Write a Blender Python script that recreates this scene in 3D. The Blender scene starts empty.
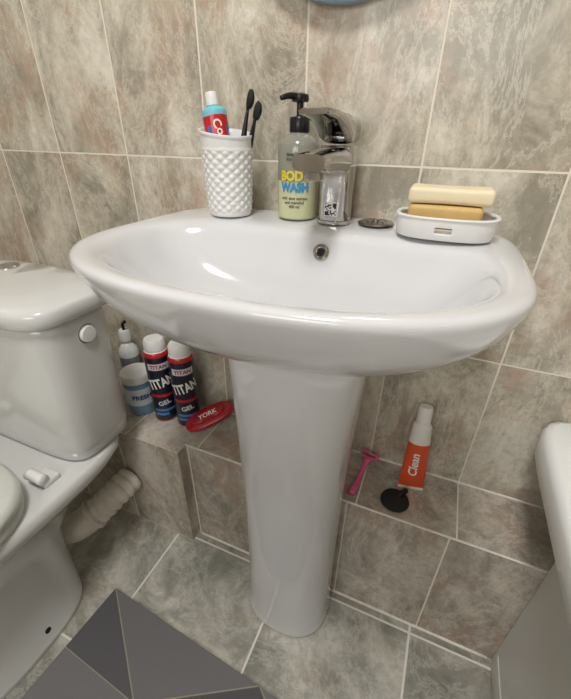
import bpy, bmesh, math, random
from mathutils import Vector, Matrix, Euler
random.seed(3)
S=bpy.context.scene
COL=S.collection
def lin(c):
    def f(v):
        v/=255.0
        return v/12.92 if v<=.04045 else ((v+.055)/1.055)**2.4
    return (f(c[0]),f(c[1]),f(c[2]),1)
def mat(name,c,rough=.4,metal=0,trans=0,var=.04,scale=30,bump=0,coat=0,emit=None,ior=1.45,sss=0):
    m=bpy.data.materials.new(name); m.use_nodes=True
    nt=m.node_tree; b=nt.nodes['Principled BSDF']
    b.inputs['Roughness'].default_value=rough; b.inputs['Metallic'].default_value=metal
    b.inputs['Transmission Weight'].default_value=trans; b.inputs['Coat Weight'].default_value=coat
    b.inputs['IOR'].default_value=ior
    if sss:
        b.inputs['Subsurface Weight'].default_value=sss; b.inputs['Subsurface Scale'].default_value=.01
    tc=nt.nodes.new('ShaderNodeTexCoord'); n=nt.nodes.new('ShaderNodeTexNoise'); n.inputs['Scale'].default_value=scale
    n.inputs['Detail'].default_value=4
    nt.links.new(tc.outputs['Object'],n.inputs['Vector'])
    r=nt.nodes.new('ShaderNodeValToRGB'); l=lin(c)
    r.color_ramp.elements[0].position=.35; r.color_ramp.elements[1].position=.65
    r.color_ramp.elements[0].color=tuple(max(0,v*(1-var)) for v in l[:3])+(1,)
    r.color_ramp.elements[1].color=tuple(min(1,v*(1+var)) for v in l[:3])+(1,)
    nt.links.new(n.outputs['Fac'],r.inputs['Fac']); nt.links.new(r.outputs['Color'],b.inputs['Base Color'])
    if bump:
        bp=nt.nodes.new('ShaderNodeBump'); bp.inputs['Strength'].default_value=bump; bp.inputs['Distance'].default_value=.002
        nt.links.new(n.outputs['Fac'],bp.inputs['Height']); nt.links.new(bp.outputs['Normal'],b.inputs['Normal'])
    if emit:
        b.inputs['Emission Color'].default_value=lin(c); b.inputs['Emission Strength'].default_value=emit
    return m

def tile_mat(name,ua,va,w,h,ou,ov,pal,grout,mortar=.0032,rough=.22,seed=0.0,sc=1.0):
    """ua/va: axis index used as tile u / v, origin ou/ov"""
    m=bpy.data.materials.new(name); m.use_nodes=True
    nt=m.node_tree; N=nt.nodes; L=nt.links; b=N['Principled BSDF']
    def M(op,a,bb=None,c=None):
        n=N.new('ShaderNodeMath'); n.operation=op
        for i,x in enumerate((a,bb,c)):
            if x is None: continue
            if isinstance(x,(int,float)): n.inputs[i].default_value=x
            else: L.new(x,n.inputs[i])
        return n.outputs[0]
    def mapr(x,a,b_,c=0.0,d=1.0):
        r=N.new('ShaderNodeMapRange'); r.inputs['From Min'].default_value=a; r.inputs['From Max'].default_value=b_
        r.inputs['To Min'].default_value=c; r.inputs['To Max'].default_value=d; L.new(x,r.inputs['Value']); return r.outputs[0]
    def mix(f,a,b_):
        x=N.new('ShaderNodeMix'); x.data_type='RGBA'; L.new(f,x.inputs['Factor'])
        for k,vv in (('A',a),('B',b_)):
            if isinstance(vv,tuple): x.inputs[k].default_value=vv
            else: L.new(vv,x.inputs[k])
        return x.outputs['Result']
    tc=N.new('ShaderNodeTexCoord'); sp=N.new('ShaderNodeSeparateXYZ'); L.new(tc.outputs['Object'],sp.inputs[0])
    u=M('DIVIDE',M('SUBTRACT',sp.outputs[ua],ou),w); v=M('DIVIDE',M('SUBTRACT',sp.outputs[va],ov),h)
    fu=M('FRACT',u); fv=M('FRACT',v)
    du=M('MULTIPLY',M('MINIMUM',fu,M('SUBTRACT',1,fu)),w); dv=M('MULTIPLY',M('MINIMUM',fv,M('SUBTRACT',1,fv)),h)
    d=M('MINIMUM',du,dv)
    mask=mapr(d,mortar*.35,mortar*.62)
    cb=N.new('ShaderNodeCombineXYZ'); L.new(M('FLOOR',u),cb.inputs[0]); L.new(M('FLOOR',v),cb.inputs[1]); cb.inputs[2].default_value=seed
    wn=N.new('ShaderNodeTexWhiteNoise'); L.new(cb.outputs[0],wn.inputs['Vector'])
    off=N.new('ShaderNodeVectorMath'); off.operation='MULTIPLY_ADD'; L.new(wn.outputs['Color'],off.inputs[0]); off.inputs[1].default_value=(7,7,7); L.new(tc.outputs['Object'],off.inputs[2])
    mp=N.new('ShaderNodeMapping'); mp.inputs['Rotation'].default_value=(.45,.65,.35); mp.inputs['Scale'].default_value=(1,1,.5)
    L.new(off.outputs[0],mp.inputs[0])
    def noise(vec,s,det,ro,dist):
        n=N.new('ShaderNodeTexNoise'); n.inputs['Scale'].default_value=s*sc; n.inputs['Detail'].default_value=det; n.inputs['Roughness'].default_value=ro; n.inputs['Distortion'].default_value=dist
        L.new(vec,n.inputs['Vector']); return n.outputs['Fac']
    n1=noise(mp.outputs[0],10,11,.72,.6)
    r1=N.new('ShaderNodeValToRGB'); cr=r1.color_ramp
    cr.elements[0].position=.35; cr.elements[0].color=lin(pal[0]); cr.elements[1].position=.64; cr.elements[1].color=lin(pal[3])
    e=cr.elements.new(.45); e.color=lin(pal[1]); e=cr.elements.new(.54); e.color=lin(pal[2])
    L.new(n1,r1.inputs['Fac'])
    n2=noise(off.outputs[0],7,10,.72,.5)
    c1=mix(mapr(n2,.49,.60,0,.75),r1.outputs['Color'],lin(pal[4]))
    n6=noise(off.outputs[0],6,9,.7,.6)
    c1=mix(mapr(n6,.48,.38,0,.65),c1,lin(pal[0]))
    n7=noise(mp.outputs[0],5,10,.7,.5)
    c1=mix(mapr(n7,.52,.62,0,.65),c1,lin(pal[3]))
    n4=noise(off.outputs[0],60,6,.75,.2)
    c1=mix(mapr(n4,.46,.68,0,.40),c1,lin(pal[0]))
    n3=noise(mp.outputs[0],7,10,.78,.9)
    c2=mix(mapr(M('ABSOLUTE',M('SUBTRACT',n3,.5)),0,.022,.5,0),c1,lin(pal[3]))
    n5=noise(mp.outputs[0],8,7,.65,1.2)
    c2=mix(mapr(M('ABSOLUTE',M('SUBTRACT',n5,.46)),0,.007,.45,0),c2,lin(pal[0]))
    c3=mix(mask,lin(grout),c2)
    L.new(c3,b.inputs['Base Color'])
    L.new(mapr(mask,0,1,.8,rough),b.inputs['Roughness'])
    bp=N.new('ShaderNodeBump'); bp.inputs['Strength'].default_value=.45; bp.inputs['Distance'].default_value=.0012
    hh=M('ADD',mask,M('MULTIPLY',n1,.15)); L.new(hh,bp.inputs['Height']); L.new(bp.outputs['Normal'],b.inputs['Normal'])
    return m

WP=[(143,138,124),(177,170,154),(201,194,178),(226,220,206),(182,156,136)]
LP=[(135,128,117),(166,159,146),(189,181,168),(216,209,197),(171,147,130)]
FP=[(116,117,108),(146,145,136),(168,166,156),(198,196,186),(150,138,125)]
GR=(232,226,212)

# ---------------- geometry helpers
def newobj(name,bm,mats,smooth=True,sub=0):
    me=bpy.data.meshes.new(name); bm.to_mesh(me); bm.free()
    if not isinstance(mats,(list,tuple)): mats=[mats]
    for m in mats: me.materials.append(m)
    if smooth:
        for p in me.polygons: p.use_smooth=True
    o=bpy.data.objects.new(name,me); COL.objects.link(o)
    if sub:
        md=o.modifiers.new('sub','SUBSURF'); md.levels=sub; md.render_levels=sub
    return o
def ring(cx,yc,hw,fr,bk,nf,nb,z,N=96):
    out=[]
    for i in range(N):
        t=2*math.pi*i/N; c=math.cos(t); s=math.sin(t)
        b_,n=(fr,nf) if s<0 else (bk,nb)
        r=(abs(c/hw)**n+abs(s/b_)**n)**(-1.0/n)
        out.append(Vector((cx+r*c,yc+r*s,z)))
    return out
def loft(name,rings,mats,caps=(True,True),sub=0,midx=None,closed=True,M=None):
    bm=bmesh.new(); vs=[[bm.verts.new(M@p if M else p) for p in r] for r in rings]
    n=len(rings[0])
    for j in range(len(vs)-1):
        for i in range(n if closed else n-1):
            f=bm.faces.new((vs[j][i],vs[j][(i+1)%n],vs[j+1][(i+1)%n],vs[j+1][i]))
            if midx: f.material_index=midx(j,i)
    def cap(r,flip,k):
        c=sum((v.co for v in r),Vector())/n; cv=bm.verts.new(c)
        for i in range(n):
            a,b=r[i],r[(i+1)%n]
            f=bm.faces.new((cv,b,a) if not flip else (cv,a,b))
            if midx: f.material_index=midx(k,0)
    if caps[0]: cap(vs[0],False,0)
    if caps[1]: cap(vs[-1],True,len(vs)-2)
    bmesh.ops.recalc_face_normals(bm,faces=bm.faces)
    return newobj(name,bm,mats,True,sub)
def lathe(name,prof,loc,mats,N=48,M=None,ell=1.0,caps=(True,True)):
    """prof: (r,z[,mat])"""
    rings=[[Vector((max(r[0],1e-5)*math.cos(2*math.pi*i/N),ell*max(r[0],1e-5)*math.sin(2*math.pi*i/N),r[1])) for i in range(N)] for r in prof]
    T=Matrix.Translation(Vector(loc)); 
    if M: T=T@M
    o=loft(name,rings,mats,caps,0,(lambda j,i:(prof[j][2] if len(prof[j])>2 else 0)),True,T)
    return crease(o)
def crease(o,ang=40):
    me=o.data; bm=bmesh.new(); bm.from_mesh(me)
    for e in bm.edges:
        if len(e.link_faces)==2 and e.calc_face_angle(0)>math.radians(ang): e.smooth=False
    bm.to_mesh(me); bm.free(); return o
def rbox(name,size,loc,mats,bev=.004,rot=(0,0,0),seg=4,M=None):
    bm=bmesh.new(); bmesh.ops.create_cube(bm,size=1)
    for v in bm.verts: v.co=Vector((v.co.x*size[0],v.co.y*size[1],v.co.z*size[2]))
    if bev: bmesh.ops.bevel(bm,geom=bm.edges[:],offset=bev,segments=seg,profile=.5,affect='EDGES')
    T=Matrix.Translation(Vector(loc))@Euler(rot).to_matrix().to_4x4()
    if M: T=M@T
    bm.transform(T)
    o=newobj(name,bm,mats,bev>0); return crease(o,50)
def sweep(name,pts,rf,mats,N=20,steps=60,ell=1.0,up=Vector((0,0,1)),midx=None,M=None):
    P=[Vector(p) for p in pts]; P=[P[0]*2-P[1]]+P+[P[-1]*2-P[-2]]
    segs=len(P)-3; path=[]
    for k in range(steps+1):
        g=k/steps*segs; i=min(int(g),segs-1); t=g-i; a,b,c,d=P[i:i+4]
        path.append(.5*((2*b)+(c-a)*t+(2*a-5*b+4*c-d)*t*t+(3*b-a-3*c+d)*t**3))
    rings=[]
    side=None
    for k,p in enumerate(path):
        tg=(path[min(k+1,steps)]-path[max(k-1,0)]).normalized()
        if side is None:
            side=tg.cross(up); 
            if side.length<.05: side=tg.cross(Vector((1,0,0)))
        side=(side-tg*side.dot(tg)).normalized(); w=side.cross(tg)
        r=rf(k/steps)
        rings.append([p+side*(r*math.cos(2*math.pi*i/N))+w*(r*ell*math.sin(2*math.pi*i/N)) for i in range(N)])
    return loft(name,rings,mats,(True,True),0,(lambda j,i:midx(j/steps)) if midx else None,True,M)
def group(name,loc,parts):
    e=bpy.data.objects.new(name,None); COL.objects.link(e); e.location=loc; e.empty_display_size=.02
    for p in parts:
        p.parent=e; p.matrix_parent_inverse=Matrix.Translation(-Vector(loc))
    return e
def text(name,s,size,m,place,bold=.0,shear=0,sx=1.0,ext=0.0):
    """place(x,y)->Vector ; x along text centred, y up centred"""
    cu=bpy.data.curves.new(name+'_c','FONT'); cu.body=s; cu.size=size; cu.align_x='CENTER'; cu.align_y='CENTER'; cu.offset=bold; cu.shear=shear; cu.resolution_u=3
    o=bpy.data.objects.new(name+'_t',cu); COL.objects.link(o)
    dg=bpy.context.evaluated_depsgraph_get(); dg.update()
    me=bpy.data.meshes.new_from_object(o.evaluated_get(dg))
    bpy.data.objects.remove(o); bpy.data.curves.remove(cu)
    bm=bmesh.new(); bm.from_mesh(me); bmesh.ops.triangulate(bm,faces=bm.faces[:])
    bmesh.ops.subdivide_edges(bm,edges=[e for e in bm.edges if e.calc_length()>size*.2],cuts=2)
    bmesh.ops.triangulate(bm,faces=bm.faces[:])
    for v in bm.verts: v.co=place(v.co.x*sx,v.co.y)
    return newobj(name,bm,m,False)
def cylplace(cx,cy,z0,R,th0,eps=.0008,tilt=0):
    def f(x,y):
        xx=x*math.cos(tilt)-y*math.sin(tilt); yy=x*math.sin(tilt)+y*math.cos(tilt)
        t=th0+xx/R
        return Vector((cx+(R+eps)*math.sin(t),cy-(R+eps)*math.cos(t),z0+yy))
    return f

# ---------------- materials
ceramic=mat('white_ceramic',(212,213,216),.12,coat=.6,var=.012,scale=4)
ceramic_t=mat('toilet_ceramic',(214,215,214),.15,coat=.5,var=.012,scale=4)
plast_w=mat('white_plastic',(228,228,227),.35,var=.02)
seatm=mat('seat_plastic',(212,216,208),.3,var=.02)
chrome=mat('chrome',(190,188,186),.09,1,var=.03)
steel=mat('brushed_steel',(150,144,134),.22,1,var=.15,scale=60)
dark=mat('dark_hole',(18,18,18),.7)
black=mat('black_plastic',(20,20,21),.3)
blackr=mat('black_bristle',(26,26,26),.75,bump=.5,scale=300)
acry=mat('tub_acrylic',(238,240,240),.18,coat=.4,var=.01,scale=3)
panelm=mat('tub_panel',(206,206,203),.35,var=.06,scale=3)

# ---------------- room shell
TW,TH=.1945,.3087
wall=tile_mat('wall_tile',0,2,TW,TH,.140,.961-3*TH,WP,GR)
wallside=tile_mat('wall_tile_side',1,2,TW,TH,0,.961-3*TH,WP,GR,seed=4)
ledge_f=tile_mat('ledge_front_tile',0,2,.2,.343,.128,0,LP,GR,seed=2)
ledge_t=tile_mat('ledge_top_tile',0,1,TW,.4,.140,-.2,LP,GR,seed=3)
ledge_s=tile_mat('ledge_side_tile',1,2,.2,.343,-.2,0,LP,GR,seed=8)
floorm=tile_mat('floor_tile',0,1,.322,.32,.115,-.166,FP,(222,218,208),mortar=.005,rough=.3,seed=6,sc=.8)
white=mat('ceiling_paint',(235,233,228),.8)
def slab(name,x0,x1,y0,y1,z0,z1,m,fm=None):
    bm=bmesh.new(); bmesh.ops.create_cube(bm,size=1)
    for v in bm.verts: v.co=Vector(((x0+x1)/2+v.co.x*(x1-x0),(y0+y1)/2+v.co.y*(y1-y0),(z0+z1)/2+v.co.z*(z1-z0)))
    if fm:
        for f in bm.faces: f.material_index=fm(f.normal)
    return newobj(name,bm,m,False)
XL,XR,YF=-1.22,.955,-1.95
slab('wall_back',XL-.1,XR+.1,0,.1,-.1,2.5,wall)
slab('wall_left',XL-.1,XL,YF,0,-.1,2.5,wallside)
slab('wall_right',XR,XR+.1,YF,0,-.1,2.5,wallside)
slab('wall_front',XL-.1,XR+.1,YF-.1,YF,-.1,2.5,wall)
slab('floor',XL-.1,XR+.1,YF-.1,.1,-.1,0,floorm)
slab('ceiling',XL-.1,XR+.1,YF-.1,.1,2.5,2.6,white)
fm=lambda n:1 if n.z>.5 else (2 if abs(n.x)>.5 else 0)
slab('wall_ledge',-.478,.318,-.146,0,0,.343,[ledge_f,ledge_t,ledge_s],fm)
slab('wall_pipe_box',XL,-.478,-.176,0,0,.343,[ledge_f,ledge_t,ledge_s],fm)
caulk=mat('caulk',(226,222,212),.6,var=.08,scale=80)
def trimbar(name,pts,r):
    return sweep(name,pts,lambda t:r,caulk,N=8,steps=20)
trimbar('trim_1',[(-.47,-.147,.001),(-.1,-.147,.001),(.28,-.147,.001)],.0035)
trimbar('trim_2',[(-.478,0,.344),(0,0,.344),(.31,0,.344)],.003)
trimbar('trim_3',[(-.478,-.1455,.3425),(-.1,-.1455,.3425),(.31,-.1455,.3425)],.0022)

# ---------------- sink
CX=-.181; YC=-.235; PX=-.171
def R(hw,fr,bk,nf,nb,z,yc=YC,cx=CX): return ring(cx,yc,hw,fr,bk,nf,nb,z,96)
rs=[R(.100,.068,.135,2.2,3,.759,cx=PX),
    R(.125,.086,.165,2.2,3,.761,cx=PX),
    R(.163,.111,.20,2.2,3.5,.769,cx=-.178),
    R(.206,.138,.222,2.3,4,.787),
    R(.238,.160,.230,2.35,4.5,.808),
    R(.259,.176,.232,2.4,5,.830),
    R(.271,.187,.233,2.4,6,.852),
    R(.2765,.194,.233,2.4,6,.868),
    R(.276,.1945,.233,2.4,6,.8755),
    R(.272,.191,.231,2.4,6,.8795),
    R(.264,.184,.226,2.4,6,.8805),
    R(.254,.176,.165,2.35,4.5,.8790),
    R(.246,.169,.117,2.35,3.2,.8765),
    R(.239,.162,.109,2.3,3,.868),
    R(.229,.153,.103,2.25,2.8,.850),
    R(.208,.134,.092,2.2,2.6,.820),
    R(.172,.108,.082,2.1,2.4,.793),
    R(.115,.075,.065,2,2.2,.775),
    R(.05,.045,.045,2,2,.768,-.235),
    R(.022,.022,.022,2,2,.7655,-.235)]
basin=loft('basin',rs,ceramic,(True,True),1)
ps=[ring(PX,-.2,.099,.088,.050,2.4,4,0.0),ring(PX,-.2,.099,.088,.050,2.4,4,.006),ring(PX,-.2,.096,.085,.05,2.4,4,.02),
    ring(PX,-.2,.093,.083,.05,2.4,4,.12),ring(PX,-.2,.093,.085,.05,2.4,4,.3),ring(PX,-.2,.097,.091,.05,2.4,4,.5),
    ring(PX,-.2,.104,.100,.05,2.4,4,.66),ring(PX,-.2,.111,.106,.05,2.4,4,.770)]
ped=loft('pedestal',ps,ceramic,(True,True),1)
ov=lathe('overflow_ring',[(.006,0),(.006,.002),(.0085,.004),(.0115,.003),(.012,0)],(CX+.015,-.1345,.849),steel,32,Euler((math.radians(78),0,0)).to_matrix().to_4x4(),caps=(False,False))
ovh=lathe('overflow_hole',[(.0065,.0),(.0065,.001)],(CX+.015,-.1342,.849),dark,24,Euler((math.radians(78),0,0)).to_matrix().to_4x4())
drain=lathe('drain',[(.022,0),(.022,.002),(.016,.0025),(.012,0)],(CX,-.235,.767),chrome,32)
group('pedestal_sink',(CX,-.2,0),[basin,ped,ov,ovh,drain])

# ---------------- faucet
DZ=.8805
fx,fy=-.170,-.060
def rrect(cx,cy,z,hx,hy,n=4,N=48): return [Vector((p.x,p.y,z)) for p in ring(cx,cy,hx,hy,hy,n,n,z,N)]
body=loft('faucet_body',[rrect(fx,fy,DZ-.0005,.027,.027,2.4),rrect(fx,fy,DZ+.004,.027,.027,2.6),rrect(fx,fy,DZ+.005,.0245,.0245,3),rrect(fx,fy,DZ+.04,.0235,.0245,3.5),
   rrect(fx,fy-.001,DZ+.075,.0245,.026,4),rrect(fx,fy-.002,DZ+.106,.0250,.0265,4),rrect(fx,fy-.002,DZ+.108,.0235,.0245,4)],chrome,(True,True)); crease(body,50)
def sect(y,zc,hx,hz,n=4,N=40):
    return [Vector((fx+p.x,y,zc+p.y)) for p in ring(0,0,hx,hz,hz,n,n,0,N)]
spout=loft('spout',[sect(fy+.0,DZ+.089,.0235,.017),sect(fy-.04,DZ+.090,.0235,.0165),sect(fy-.09,DZ+.091,.023,.013),sect(fy-.128,DZ+.091,.0225,.011),sect(fy-.136,DZ+.091,.021,.0095)],chrome)
crease(spout,50)
aer=lathe('aerator',[(.011,0),(.0125,.002),(.0125,.014)],(fx,fy-.116,DZ+.070),steel,24)
lev=loft('lever',[sect(fy+.026,DZ+.128,.018,.012,3.5),sect(fy+.022,DZ+.127,.0235,.017,4),sect(fy-.015,DZ+.128,.0245,.018,4),sect(fy-.032,DZ+.131,.0245,.0165,4),
   sect(fy-.05,DZ+.137,.0235,.0105,4),sect(fy-.085,DZ+.143,.0225,.0062,4),sect(fy-.118,DZ+.1445,.021,.0045,4),sect(fy-.125,DZ+.1445,.019,.003,4)],chrome); crease(lev,60)
sticker=rbox('sticker',(.020,.0006,.020),(fx,fy-.0250,DZ+.022),plast_w,0)
qr=[]
for i in range(9):
    for j in range(9):
        if random.random()<.5 or (i<3 and j<3) or (i>5 and j>5) : qr.append((i,j))
bm=bmesh.new()
for i,j in qr:
    x=fx-.009+i*.002; z=DZ+.013+j*.002; y=fy-.0257
    bm.faces.new([bm.verts.new(p) for p in ((x,y,z),(x+.0019,y,z),(x+.0019,y,z+.0019),(x,y,z+.0019))])
qro=newobj('sticker_code',bm,dark,False)
group('faucet',(fx,fy,DZ),[body,spout,aer,lev,sticker,qro])

# ---------------- body wash bottle
bx,by=-.238,-.052
liquid=mat('pale_green_shampoo',(196,198,158),.18,coat=.5,var=.05,scale=12)
clearm=mat('smoky_clear_plastic',(165,165,152),.12,trans=.35,coat=.3,var=.08,scale=10)
bz=DZ
pb=lathe('bottle_body',[(.029,0,0),(.0325,.003,0),(.033,.012,0),(.033,.026,0),(.033,.058,1),(.033,.097,1),(.032,.106,1),(.029,.113,1),(.021,.119,1),(.0145,.123,1),(.0135,.130,1)],(bx,by,bz),[liquid,clearm],64)
pc=lathe('pump_collar',[(.015,.124),(.0155,.126),(.0155,.142),(.014,.144),(.0055,.145),(.005,.147),(.005,.162),(.012,.163),(.013,.166),(.012,.172),(.006,.174)],(bx,by,bz),black,40)
pn=sweep('pump_nozzle',[(bx,by,bz+.169),(bx-.010,by-.018,bz+.1695),(bx-.017,by-.032,bz+.166)],lambda t:.0052-.002*t,black,N=14,steps=14)
ty=mat('label_yellow',(214,196,60),.4); tb=mat('label_blue',(52,140,190),.4); tg=mat('label_dark',(52,56,48),.5); tw=mat('label_white',(235,235,228),.4)
th=.20
t1=text('label_body','BODY',.0185,ty,cylplace(bx,by,bz+.065,.033,th,.0011),bold=.0010,sx=.90)
t2=text('label_wash','WASH',.0185,tb,cylplace(bx,by,bz+.049,.033,th,.0011),bold=.0010,sx=.84)
t3=text('label_top','deep fresh\nshower gel',.0065,tg,cylplace(bx,by,bz+.092,.033,th,.001),bold=.0001)
t4=text('label_small','with aloe extract\nand menthol\n400 ml',.0062,tg,cylplace(bx,by,bz+.027,.033,th,.001),bold=.0001)
group('body_wash_bottle',(bx,by,bz),[pb,pc,pn,t1,t2,t3,t4])

# ---------------- toothbrush cup
cx,cy=-.352,-.078
def cupr(z):
    return .035+.0075*(z/.13)
rg=[];NT=112;NZ=90
def topz(t): # slanted wavy rim
    return .124+.006*math.cos(t-2.6)
for k in range(NZ+1):
    f=k/NZ
    row=[]
    for i in range(NT):
        t=2*math.pi*i/NT; z=f*topz(t); r=cupr(z)
        if .008<z<.097: 
            a=14*t/2*1+z/.0135*math.pi; b=14*t/2-z/.0135*math.pi
            r+=.0030*abs(math.sin(a))*abs(math.sin(b))-.0008
        elif z<.003: r-=.001*(1-z/.003)
        if .097<z<.101: r+=.0008
        if f>.965: r+=.0012
        row.append(Vector((cx+r*math.cos(t),cy+r*math.sin(t),DZ+z)))
    rg.append(row)
for zz,dr in ((1.0,-.0012),(.99,-.003),(.5,-.003),(.04,-.003)):
    row=[]
    for i in range(NT):
        t=2*math.pi*i/NT; z=zz*topz(t); r=cupr(z)+dr
        row.append(Vector((cx+r*math.cos(t),cy+r*math.sin(t),DZ+z)))
    rg.append(row)
cup=loft('toothbrush_cup',rg,plast_w,(True,True))

def tube_product(name,base,top,hw,r,capr,capl,mats,midx,roll=0):
    """crimped at base, cap at top"""
    base=Vector(base); top=Vector(top); ax=top-base; Ln=ax.length; ax.normalize()
    q=ax.to_track_quat('Z','Y').to_matrix().to_4x4()
    T=Matrix.Translation(base)@q@Matrix.Rotation(roll,4,'Z')
    bl=Ln-capl-.008; rings=[]
    n=40
    prof=[(0,hw,.0008),(.04,hw,.0009),(.07,hw,.002)]+[(f,hw+(r-hw)*f**1.5,.002+(r-.002)*(min(1,f*1.15))**.7) for f in (.15,.25,.35,.45,.55,.65,.75,.85,.95,1.0)]
    for f,a,b in prof: rings.append(ring(0,0,a,b,b,2,2,f*bl,n))
    z=bl
    for a,dz in ((r*.97,.001),(r*.75,.005),(capr*.8,.008)): rings.append(ring(0,0,a,a,a,2,2,z+dz,n))
    nb=len(rings)-1
    for a,dz in ((capr,0),(capr*1.0,.001),(capr*.95,capl*.9),(capr*.85,capl)): rings.append(ring(0,0,a,a,a,2,2,z+.008+dz,n))
    def mi(j,i): 
        if j>=nb: return 0
        f=rings[j][0].z/bl
        return midx(f,i/n)
    return crease(loft(name,rings,mats,(True,True),0,mi,True,T),45)
red=mat('paste_red',(200,30,34),.3,coat=.3); blue=mat('paste_blue',(40,120,190),.3,coat=.3); cyan=mat('paste_cyan',(110,195,210),.35)
TB0=Vector((-.352,-.078,DZ+.012)); TB1=Vector((-.380,-.072,DZ+.176))
tp=tube_product('tube',TB0,TB1,.021,.0195,.0095,.018,[plast_w,red,blue,cyan],
    lambda f,u:(2 if f<.80 and .0<=u<.55 else (1 if f<.86 else 3)))
axd=(TB1-TB0).normalized()
pt=TB0+axd*.118
vx=Vector((math.cos(.45),math.sin(.45),0)); vx=(vx-axd*vx.dot(axd)).normalized(); nn=vx.cross(axd)
def tubepl(x,y,e=.0006):
    Rr=.0202+e; t=x/Rr
    return pt+axd*y+vx*(Rr*math.sin(t))+nn*(Rr*math.cos(t))
bm=bmesh.new(); g=[[bm.verts.new(tubepl(-.006+.024*i/8,-.022+.038*j/4)) for i in range(9)] for j in range(5)]
for j in range(4):
    for i in range(8): bm.faces.new((g[j][i],g[j][i+1],g[j+1][i+1],g[j+1][i]))
lab=newobj('red_label',bm,red)
tt=text('label_text','Co',.018,tw,lambda x,y:tubepl(.005+x*math.cos(-1.2)-y*math.sin(-1.2),-.001+x*math.sin(-1.2)+y*math.cos(-1.2),.0014),bold=.0004)
group('toothpaste_tube',TB0,[tp,lab,tt])
def toothbrush(base,top,name):
    b=Vector(base);t=Vector(top);d=(t-b)
    h=sweep('handle',[b,b+d*.5,b+d*.85],lambda f:.0045 if f<.7 else .0045-.0022*(f-.7)/.3,black,N=12,steps=16)
    hd=sweep('head',[b+d*.83,b+d*.92,t],lambda f:.0065*math.sqrt(max(.04,1-(2*f-1)**2)),black,N=14,steps=14,ell=.6)
    u=d.normalized(); q=Vector((.75,-.65,0)); q=(q-u*q.dot(u)).normalized()
    br=sweep('bristles',[b+d*.85+q*.006,b+d*.92+q*.0065,t+q*.006-u*.001],lambda f:.0052*math.sqrt(max(.1,1-(2*f-1)**2)),blackr,N=12,steps=12,ell=1.1)
    return group(name,base,[h,hd,br])
toothbrush((-.343,-.085,DZ+.008),(-.316,-.060,DZ+.180),'toothbrush')
toothbrush((-.345,-.066,DZ+.008),(-.297,-.072,DZ+.164),'toothbrush')

# ---------------- soap dish & soaps & strainer
sx,sy=-.003,-.088
bm=bmesh.new(); N_=80; rows=[]
zs=[0.0,.003,.009,.017,.024,.0275]
for k,z in enumerate(zs):
    g=.004*math.sin(min(1,z/.02)*math.pi/2)-.004+.0
    rr=ring(sx,sy,.066+g,.045+g,.045+g,2.7,2.7,DZ+.001+z,N_)
    rows.append([bm.verts.new(p) for p in rr])
for k in range(len(zs)-1):
    for i in range(N_):
        a=(i+.5)/N_*360
        if k==2 and any(abs(((a-c+180)%360)-180)<w for c,w in ((270,14),(90,14))): continue
        bm.faces.new((rows[k][i],rows[k][(i+1)%N_],rows[k+1][(i+1)%N_],rows[k+1][i]))
bm.faces.new(rows[0][::-1])
bmesh.ops.recalc_face_normals(bm,faces=bm.faces)
dish=newobj('dish_wall',bm,plast_w); md=dish.modifiers.new('s','SOLIDIFY'); md.thickness=.003; md.offset=-1
md=dish.modifiers.new('b','BEVEL'); md.width=.0009; md.segments=2; md.limit_method='ANGLE'
ins=loft('drip_tray',[ring(sx,sy,.059,.038,.038,2.7,2.7,DZ+.0045,60),ring(sx,sy,.059,.038,.038,2.7,2.7,DZ+.0125,60)],plast_w); crease(ins)
dlip=loft('dish_lip',[ring(sx,sy,a-.005,a-.026,a-.026,2.7,2.7,DZ+z,80) for a,z in ((.0665,.027),(.0715,.027),(.0728,.0285),(.0715,.030),(.0665,.030),(.0665,.027))],plast_w,(False,False))
group('soap_dish',(sx,sy,DZ),[dish,ins,dlip])
soap1=mat('soap_ochre',(204,172,108),.5,sss=.05,var=.06,scale=25,bump=.1)
soap2=mat('soap_cream',(232,219,186),.5,sss=.05,var=.03,scale=25,bump=.1)
def soap(size,loc,m,rot,waist):
    o=rbox('soap_bar',size,(0,0,0),m,.006,seg=5)
    bm=bmesh.new(); bm.from_mesh(o.data); bmesh.ops.subdivide_edges(bm,edges=[e for e in bm.edges if e.calc_length()>size[0]*.4],cuts=8,use_grid_fill=True)
    for v in bm.verts:
        k=math.cos(v.co.x/size[0]*math.pi)
        v.co.z*=1-waist*k; v.co.y*=1-waist*.6*k
    bm.to_mesh(o.data); bm.free()
    for p in o.data.polygons: p.use_smooth=True
    crease(o,40); o.location=loc; o.rotation_euler=rot
    return o
soap((.094,.050,.029),(sx-.004,sy+.0,DZ+.0272),soap1,(0,0,.02),-.02)
soap((.106,.052,.021),(sx-.001,sy+.004,DZ+.0532),soap2,(0,0,.03),.08)
strn=lathe('cap',[(.010,.0),(.026,.0005),(.0285,.0015),(.0285,.0028),(.024,.0045),(.018,.0042),(.012,.0052),(.005,.0062),(.001,.0064)],(-.104,-.052,DZ),steel,48)
kn=lathe('center_screw',[(.005,.006),(.005,.0075),(.003,.008)],(-.104,-.052,DZ),chrome,20)
bm=bmesh.new()
for i in range(10):
    a=2*math.pi*i/10; T=Matrix.Rotation(a,4,'Z')
    vs=[bm.verts.new(T@Vector(p)+Vector((-.104,-.052,DZ))) for p in ((.0125,-.0008,.0056),(.018,-.001,.0048),(.018,.001,.0048),(.0125,.0008,.0056))]
    bm.faces.new(vs)
sl=newobj('strainer_slots',bm,dark,False)
group('drain_strainer',(-.104,-.052,DZ),[strn,kn,sl])

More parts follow.
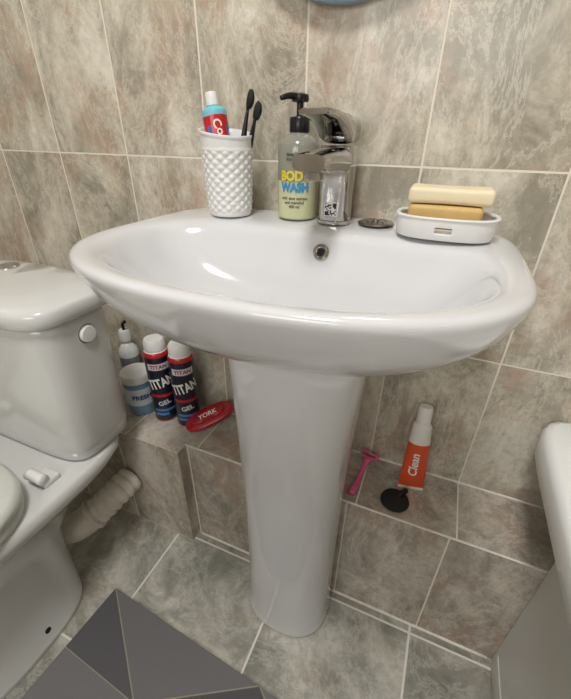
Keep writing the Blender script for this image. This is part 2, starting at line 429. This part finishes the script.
# ---------------- mirror
mx,mz,mr=-.190,1.333,.175
mir=mat('mirror_glass',(225,228,230),.02,1,var=.005)
frm=mat('mirror_edge',(150,172,195),.2,.1)
RX=Euler((math.radians(90),0,0)).to_matrix().to_4x4()
a=lathe('glass',[(.001,.0),(mr,.0,1),(mr,.016,1),(mr-.003,.019,0),(.001,.019,0)],(mx,-.002,mz),[mir,frm],96,RX)
group('round_mirror',(mx,0,mz),[a])

# ---------------- toilet
TX=-.758
tank=loft('tank',[ring(TX,-.258,a,b,.080,5,5,z,80) for a,b,z in ((.160,.074,.402),(.172,.080,.410),(.182,.085,.45),(.188,.087,.58),(.190,.088,.70),(.190,.088,.722))],ceramic_t)
lid=loft('tank_lid',[ring(TX,-.258,a,b,.092,4.5,5,z,80) for a,b,z in ((.190,.088,.718),(.197,.095,.719),(.200,.098,.723),(.200,.098,.742),(.196,.094,.749),(.183,.082,.755),(.12,.05,.759),(.05,.02,.760))],ceramic_t)
btn=lathe('flush_button',[(.020,.0),(.020,.005),(.018,.007),(.001,.008)],(TX-.050,-.205,.757),chrome,32)
kb=lathe('side_knob',[(.0165,0),(.0165,.006),(.0145,.009),(.001,.010)],(TX+.187,-.252,.68),plast_w,32,Euler((0,math.radians(90),0)).to_matrix().to_4x4())
kb2=lathe('side_knob_ring',[(.0185,0),(.0185,.003),(.0165,.0035)],(TX+.187,-.252,.68),steel,32,Euler((0,math.radians(90),0)).to_matrix().to_4x4())
B=lambda hw,f,b,nf,nb,z:ring(TX,-.52,hw,f,b,nf,nb,z,80)
bowl=loft('bowl',[B(.136,.20,.15,2.5,3,0),B(.134,.20,.15,2.5,3,.012),B(.122,.185,.155,2.4,3,.05),B(.112,.18,.16,2.3,3,.14),B(.116,.20,.17,2.3,3,.22),
   B(.135,.25,.22,2.3,3.2,.29),B(.165,.30,.29,2.3,4,.345),B(.182,.325,.315,2.3,5,.362),B(.187,.33,.32,2.3,6,.380),B(.185,.328,.318,2.3,6,.396),B(.178,.32,.31,2.3,6,.401)],ceramic_t)
C=lambda hw,f,b,z:ring(TX,-.60,hw,f,b,2.2,3.4,z,80)
seat=loft('seat',[C(.186,.24,.178,.402),C(.194,.25,.186,.406),C(.196,.252,.188,.418),C(.192,.248,.184,.426)],seatm)
slid=loft('seat_lid',[C(.190,.246,.184,.428),C(.199,.254,.190,.434),C(.199,.254,.190,.446),C(.190,.246,.182,.456),C(.12,.18,.11,.462),C(.03,.05,.03,.463)],seatm)
h1=sweep('hinge_1',[(TX+.150,-.397,.424),(TX+.130,-.397,.424),(TX+.11,-.397,.424)],lambda t:.011,plast_w,N=18,steps=8)
h2=sweep('hinge_2',[(TX-.150,-.397,.424),(TX-.130,-.397,.424),(TX-.11,-.397,.424)],lambda t:.011,plast_w,N=18,steps=8)
h3=rbox('hinge_base',(.040,.035,.014),(TX+.130,-.382,.407),plast_w,.004)
bolt=lathe('floor_bolt',[(.008,0),(.008,.004),(.001,.006)],(TX+.122,-.50,.035),dark,16,Euler((0,math.radians(75),0)).to_matrix().to_4x4())
group('toilet',(TX,-.45,0),[tank,lid,btn,kb,kb2,bowl,seat,slid,h1,h2,h3,bolt])

# corrugated pipe
pipem=mat('pipe_plastic',(204,198,186),.5,var=.08)
pp=[(-.745,-.345,.120),(-.710,-.322,.128),(-.682,-.285,.150),(-.660,-.240,.175),(-.652,-.179,.185)]
def pr(t):
    if t<.45: return .037
    if t<.50: return .042
    return .0335+.0045*abs(math.sin((t-.5)*math.pi*12))
sweep('corrugated_waste_pipe',pp,pr,pipem,N=36,steps=150)

# ---------------- bathtub
TBX=.587; TY=-.80
TB=lambda hw,hl,z,n=22:ring(TBX,TY,hw,hl,hl,n,n,z,360)
tub=loft('shell',[TB(.335,.775,.515),TB(.362,.797,.517),TB(.366,.798,.523),TB(.366,.798,.558),TB(.362,.794,.568),TB(.354,.786,.572),TB(.31,.74,.572,12),TB(.300,.73,.568,9),TB(.292,.72,.55,7),TB(.26,.66,.36,5),TB(.22,.60,.2,4),TB(.16,.5,.165,3)],acry)
crease(tub,60)
pan=slab('side_panel',.289,.296,-1.58,-.147,.0,.516,panelm)
pan2=rbox('panel_kick',(.006,1.42,.05),(.290,-.868,.026),panelm,.002)
group('bathtub',(TBX,TY,0),[tub,pan,pan2])

# ---------------- bath mat
mm=bpy.data.materials.new('mat_triangles'); mm.use_nodes=True
nt=mm.node_tree;N=nt.nodes;L=nt.links;b=N['Principled BSDF']; b.inputs['Roughness'].default_value=.85
def Mx(op,a,bb=None):
    n=N.new('ShaderNodeMath'); n.operation=op
    for i,x in enumerate((a,bb)):
        if x is None: continue
        if isinstance(x,(int,float)): n.inputs[i].default_value=x
        else: L.new(x,n.inputs[i])
    return n.outputs[0]
tc=N.new('ShaderNodeTexCoord'); sp=N.new('ShaderNodeSeparateXYZ'); L.new(tc.outputs['Object'],sp.inputs[0])
u=Mx('DIVIDE',sp.outputs[0],.42); v=Mx('DIVIDE',sp.outputs[1],.28)
p=Mx('ADD',u,v); q=Mx('SUBTRACT',u,v); v2=Mx('MULTIPLY',v,2)
par=Mx('ADD',Mx('ADD',Mx('FLOOR',p),Mx('FLOOR',q)),Mx('FLOOR',v2))
cbn=N.new('ShaderNodeCombineXYZ'); L.new(Mx('FLOOR',p),cbn.inputs[0]); L.new(Mx('FLOOR',q),cbn.inputs[1]); L.new(Mx('FLOOR',v2),cbn.inputs[2])
wn=N.new('ShaderNodeTexWhiteNoise'); L.new(cbn.outputs[0],wn.inputs['Vector'])
pm=Mx('FRACT',Mx('MULTIPLY',par,.5))
fac=Mx('ADD',Mx('MULTIPLY',pm,1.0),Mx('MULTIPLY',wn.outputs['Value'],.25))
r=N.new('ShaderNodeValToRGB'); r.color_ramp.elements[0].color=lin((78,78,82)); r.color_ramp.elements[1].color=lin((130,127,128)); L.new(fac,r.inputs['Fac'])
def near(x):
    f=Mx('FRACT',x); return Mx('MINIMUM',f,Mx('SUBTRACT',1,f))
dd=Mx('MINIMUM',Mx('MINIMUM',near(p),near(q)),Mx('MULTIPLY',near(v2),.9))
ln=Mx('LESS_THAN',dd,.006)
x=N.new('ShaderNodeMix'); x.data_type='RGBA'; L.new(ln,x.inputs['Factor']); L.new(r.outputs['Color'],x.inputs['A']); x.inputs['B'].default_value=lin((150,145,130))
nz=N.new('ShaderNodeTexNoise'); nz.inputs['Scale'].default_value=400; L.new(tc.outputs['Object'],nz.inputs['Vector'])
bp=N.new('ShaderNodeBump'); bp.inputs['Strength'].default_value=.4; bp.inputs['Distance'].default_value=.002; L.new(nz.outputs['Fac'],bp.inputs['Height']); L.new(bp.outputs['Normal'],b.inputs['Normal'])
L.new(x.outputs['Result'],b.inputs['Base Color'])
mo=rbox('bath_mat',(.72,.50,.006),(.36,-.25,.003),mm,.002,seg=2)
mo.location=(-.58,-.362,.0008); mo.rotation_euler=(0,0,math.radians(-4))

# ---------------- cleaning products on ledge
LZ=.343
navy=mat('can_navy',(24,28,44),.3,coat=.4); redc=mat('can_red',(190,32,34),.3,coat=.3); silver=mat('can_light',(205,212,220),.3)
def can(x,y,th,txt):
    c=lathe('body',[(.026,0,1),(.0295,.003,1),(.030,.006,0),(.030,.05,0),(.030,.15,0),(.030,.178,0),(.030,.194,2),(.0295,.198,2),(.027,.205,3),(.0225,.208,3),(.0255,.209,3),(.0255,.228,3),(.022,.234,3)],(x,y,LZ),[navy,redc,redc,plast_w],48)
    bm=bmesh.new(); R_=.0303
    def q(t0,t1,z0,z1):
        g=[[bm.verts.new((x+R_*math.sin(th+t0+(t1-t0)*i/8),y-R_*math.cos(th+t0+(t1-t0)*i/8),LZ+z)) for i in range(9)] for z in (z0,z1)]
        for i in range(8): bm.faces.new((g[0][i],g[0][i+1],g[1][i+1],g[1][i]))
    q(-.9,.9,.160,.178)
    l1=newobj('label_panel',bm,silver)
    bm=bmesh.new(); q(-.9,.9,.035,.042); q(-.9,.2,.022,.03)
    l2=newobj('label_stripe',bm,mat('stripe_blue',(70,130,190),.4))
    bm=bmesh.new(); q(-1.0,1.0,.080,.088)
    l3=newobj('label_stripe_red',bm,redc)
    t=text('label_text',txt,.038,tw,cylplace(x,y,LZ+.122,.030,th,.0012,.25),bold=.0012,sx=.60)
    t2_=text('label_text_2',txt,.014,redc,cylplace(x,y,LZ+.169,.030,th,.0012),bold=.0004)
    t3_=text('label_text_3','GEL',.018,silver,cylplace(x,y,LZ+.062,.030,th,.0012,.25),bold=.0006)
    return group('cleaner_bottle',(x,y,LZ),[c,l1,l2,l3,t,t2_,t3_])
can(-.590,-.072,.75,'TITAN'); can(-.522,-.066,.7,'TITAN')
lb=mat('bucket_blue',(120,160,190),.35); lb2=mat('bucket_label',(220,232,238),.4); wb=mat('frosted_white',(222,226,226),.3)
tub_=lathe('container',[(.033,0,0),(.036,.003,0),(.037,.03,0),(.0375,.034,1),(.038,.085,0),(.0385,.10,0),(.0405,.102,2),(.0405,.120,2),(.038,.123,2)],(-.668,-.075,LZ),[lb,lb2,plast_w],48)
tl=text('container_text','FRESH',.018,mat('txt_blue',(40,70,140),.4),cylplace(-.668,-.075,LZ+.06,.038,.9,.0012),bold=.0006)
group('plastic_jar',(-.668,-.075,LZ),[tub_,tl])
wbt=lathe('bottle',[(.024,0),(.026,.003),(.026,.14),(.024,.155),(.013,.17),(.011,.172),(.011,.18),(.015,.181),(.015,.205),(.013,.21)],(-.725,-.032,LZ),[wb],40)
wp=sweep('spout_tip',[(-.725,-.032,LZ+.205),(-.725,-.032,LZ+.225),(-.710,-.037,LZ+.238)],lambda t:.004,dark,N=12,steps=12)
wl=lathe('label_band',[(.0263,.1),(.0265,.101),(.0265,.135),(.0263,.136)],(-.725,-.032,LZ),mat('band_grey',(120,125,128),.5),40,caps=(False,False))
group('lotion_bottle',(-.725,-.032,LZ),[wbt,wp,wl])

# red brush leaning on wall
redb=mat('brush_red',(170,30,40),.3,coat=.3)
M=Matrix.Translation((-.452,-.068,LZ+.034))@Euler((math.radians(20),math.radians(-22),math.radians(38))).to_matrix().to_4x4()
def rb(name,a,bb,z0,z1,m,inset=.9):
    return crease(loft(name,[ring(0,0,a*k,bb*k,bb*k,2.6,2.6,z,48) for k,z in ((inset,z0),(1,z0+.003),(1,z1-.003),(inset,z1))],m,M=M),60)
r1=rb('brush_back',.064,.027,0,.014,redb)
r2=rb('brush_grip',.045,.015,.013,.020,redb)
bm=bmesh.new()
for i in range(15):
    for j in range(5):
        X=-.05+i*.0071; Y=-.018+j*.009
        if (X/.058)**2+(Y/.022)**2>1: continue
        bmesh.ops.create_cone(bm,cap_ends=True,segments=6,radius1=.0022,radius2=.0018,depth=.012,matrix=M@Matrix.Translation((X,Y,-.005)))
r3=newobj('bristle_tufts',bm,mat('bristle_white',(225,215,215),.7))
rt=text('brush_text','YORK',.018,tw,lambda x,y:M@Vector((x,y,.0208)),bold=.0003)
group('scrub_brush',(-.452,-.068,LZ),[r1,r2,r3,rt])

# orange tube leaning on wall
org=mat('tube_orange',(222,84,42),.3,coat=.3); whitep=mat('tube_white',(232,228,222),.35)
ct=tube_product('tube',(.044,-.060,LZ+.001),(.037,-.022,LZ+.196),.026,.0185,.0145,.034,[whitep,org,whitep],lambda f,u:(1 if .04<f<.72 else 2),roll=math.radians(180))
a0=Vector((.044,-.060,LZ+.001)); a1=Vector((.037,-.022,LZ+.196)); ad=(a1-a0).normalized()
vx=Vector((1,-.1,0)); vx=(vx-ad*vx.dot(ad)).normalized(); nn=ad.cross(vx); nn=-nn if nn.y>0 else nn
ot=text('tube_text','Clean',.024,tw,lambda x,y:a0+ad*(.070+x)-vx*(y)+nn*(.0190-abs(.070+x-.13)*.055),bold=.0006)
group('cream_tube',(.044,-.06,LZ),[ct,ot])

# black brush
hb=lathe('brush_head',[(.022,0),(.0275,.002),(.029,.006),(.027,.011),(.018,.015),(.006,.017)],(.018,-.108,LZ),blackr,40,ell=.95)
hh=sweep('brush_handle',[(.020,-.105,LZ+.012),(.028,-.094,LZ+.016),(.036,-.082,LZ+.016)],lambda t:.006,black,N=14,steps=14)
group('black_scrubber',(.018,-.108,LZ),[hb,hh])

# razor
pink=mat('razor_pink',(226,98,146),.35,coat=.2)
h=sweep('handle',[(-.070,-.128,LZ+.007),(-.066,-.10,LZ+.007),(-.060,-.060,LZ+.013),(-.056,-.035,LZ+.024)],lambda t:.0075-.0022*math.sin(t*math.pi)+(.0012 if t<.3 else 0),pink,N=14,steps=30,ell=.7)
hd=rbox('head',(.042,.013,.009),(-.0545,-.026,LZ+.028),pink,.003,(math.radians(35),0,math.radians(-15)))
bl=rbox('blade',(.034,.004,.003),(-.0555,-.0315,LZ+.032),steel,.0005,(math.radians(35),0,math.radians(-15)))
nk=rbox('neck',(.020,.014,.008),(-.0555,-.033,LZ+.024),pink,.003,(math.radians(30),0,math.radians(-10)))
group('disposable_razor',(-.065,-.08,LZ),[h,hd,bl,nk])

# ---------------- lights
lampm=mat('lamp_glass',(255,250,240),.5,emit=3.0)
lampc=lathe('diffuser',[(.001,-.06),(.09,-.055),(.14,-.035),(.16,-.001)],(-.15,-.85,2.5),lampm,48,caps=(True,False))
lb_=lathe('base',[(.165,-.012),(.17,-.010),(.17,-.001)],(-.15,-.85,2.5),plast_w,48)
group('ceiling_lamp',(-.15,-.85,2.5),[lampc,lb_])
def area(name,loc,size,power,col,target):
    l=bpy.data.lights.new(name,'AREA'); l.energy=power; l.size=size; l.color=col; l.shape='DISK'
    o=bpy.data.objects.new(name,l); COL.objects.link(o); o.location=loc
    o.rotation_euler=(Vector(target)-Vector(loc)).to_track_quat('-Z','Y').to_euler(); return o
area('ceiling_light',(-.15,-.85,2.42),.35,20,(1,.98,.95),(-.15,-.6,0))
area('fill_light',(-.2,-1.88,1.35),1.0,11,(1,.995,.985),(-.1,0,.45))  # added fill lamp with no window behind it, softens shadows under the sink
w=bpy.data.worlds.new('World'); S.world=w; w.use_nodes=True
w.node_tree.nodes['Background'].inputs[0].default_value=(.8,.85,.9,1); w.node_tree.nodes['Background'].inputs[1].default_value=.3
S.view_settings.view_transform='Standard'

# ---------------- camera
cam=bpy.data.cameras.new('Camera'); co=bpy.data.objects.new('Camera',cam); COL.objects.link(co); S.camera=co
cam.sensor_fit='HORIZONTAL'; cam.sensor_width=36; cam.lens=370/571*36; cam.clip_start=.01
F=Vector((-.3322,.7995,-.5005)).normalized(); Rt=Vector((.9203,.3911,.0135)); Rt=(Rt-F*Rt.dot(F)).normalized(); U=Rt.cross(F)
m=Matrix((Rt,U,-F)).transposed().to_4x4(); m.translation=Vector((0,-.667,1.0)); co.matrix_world=m
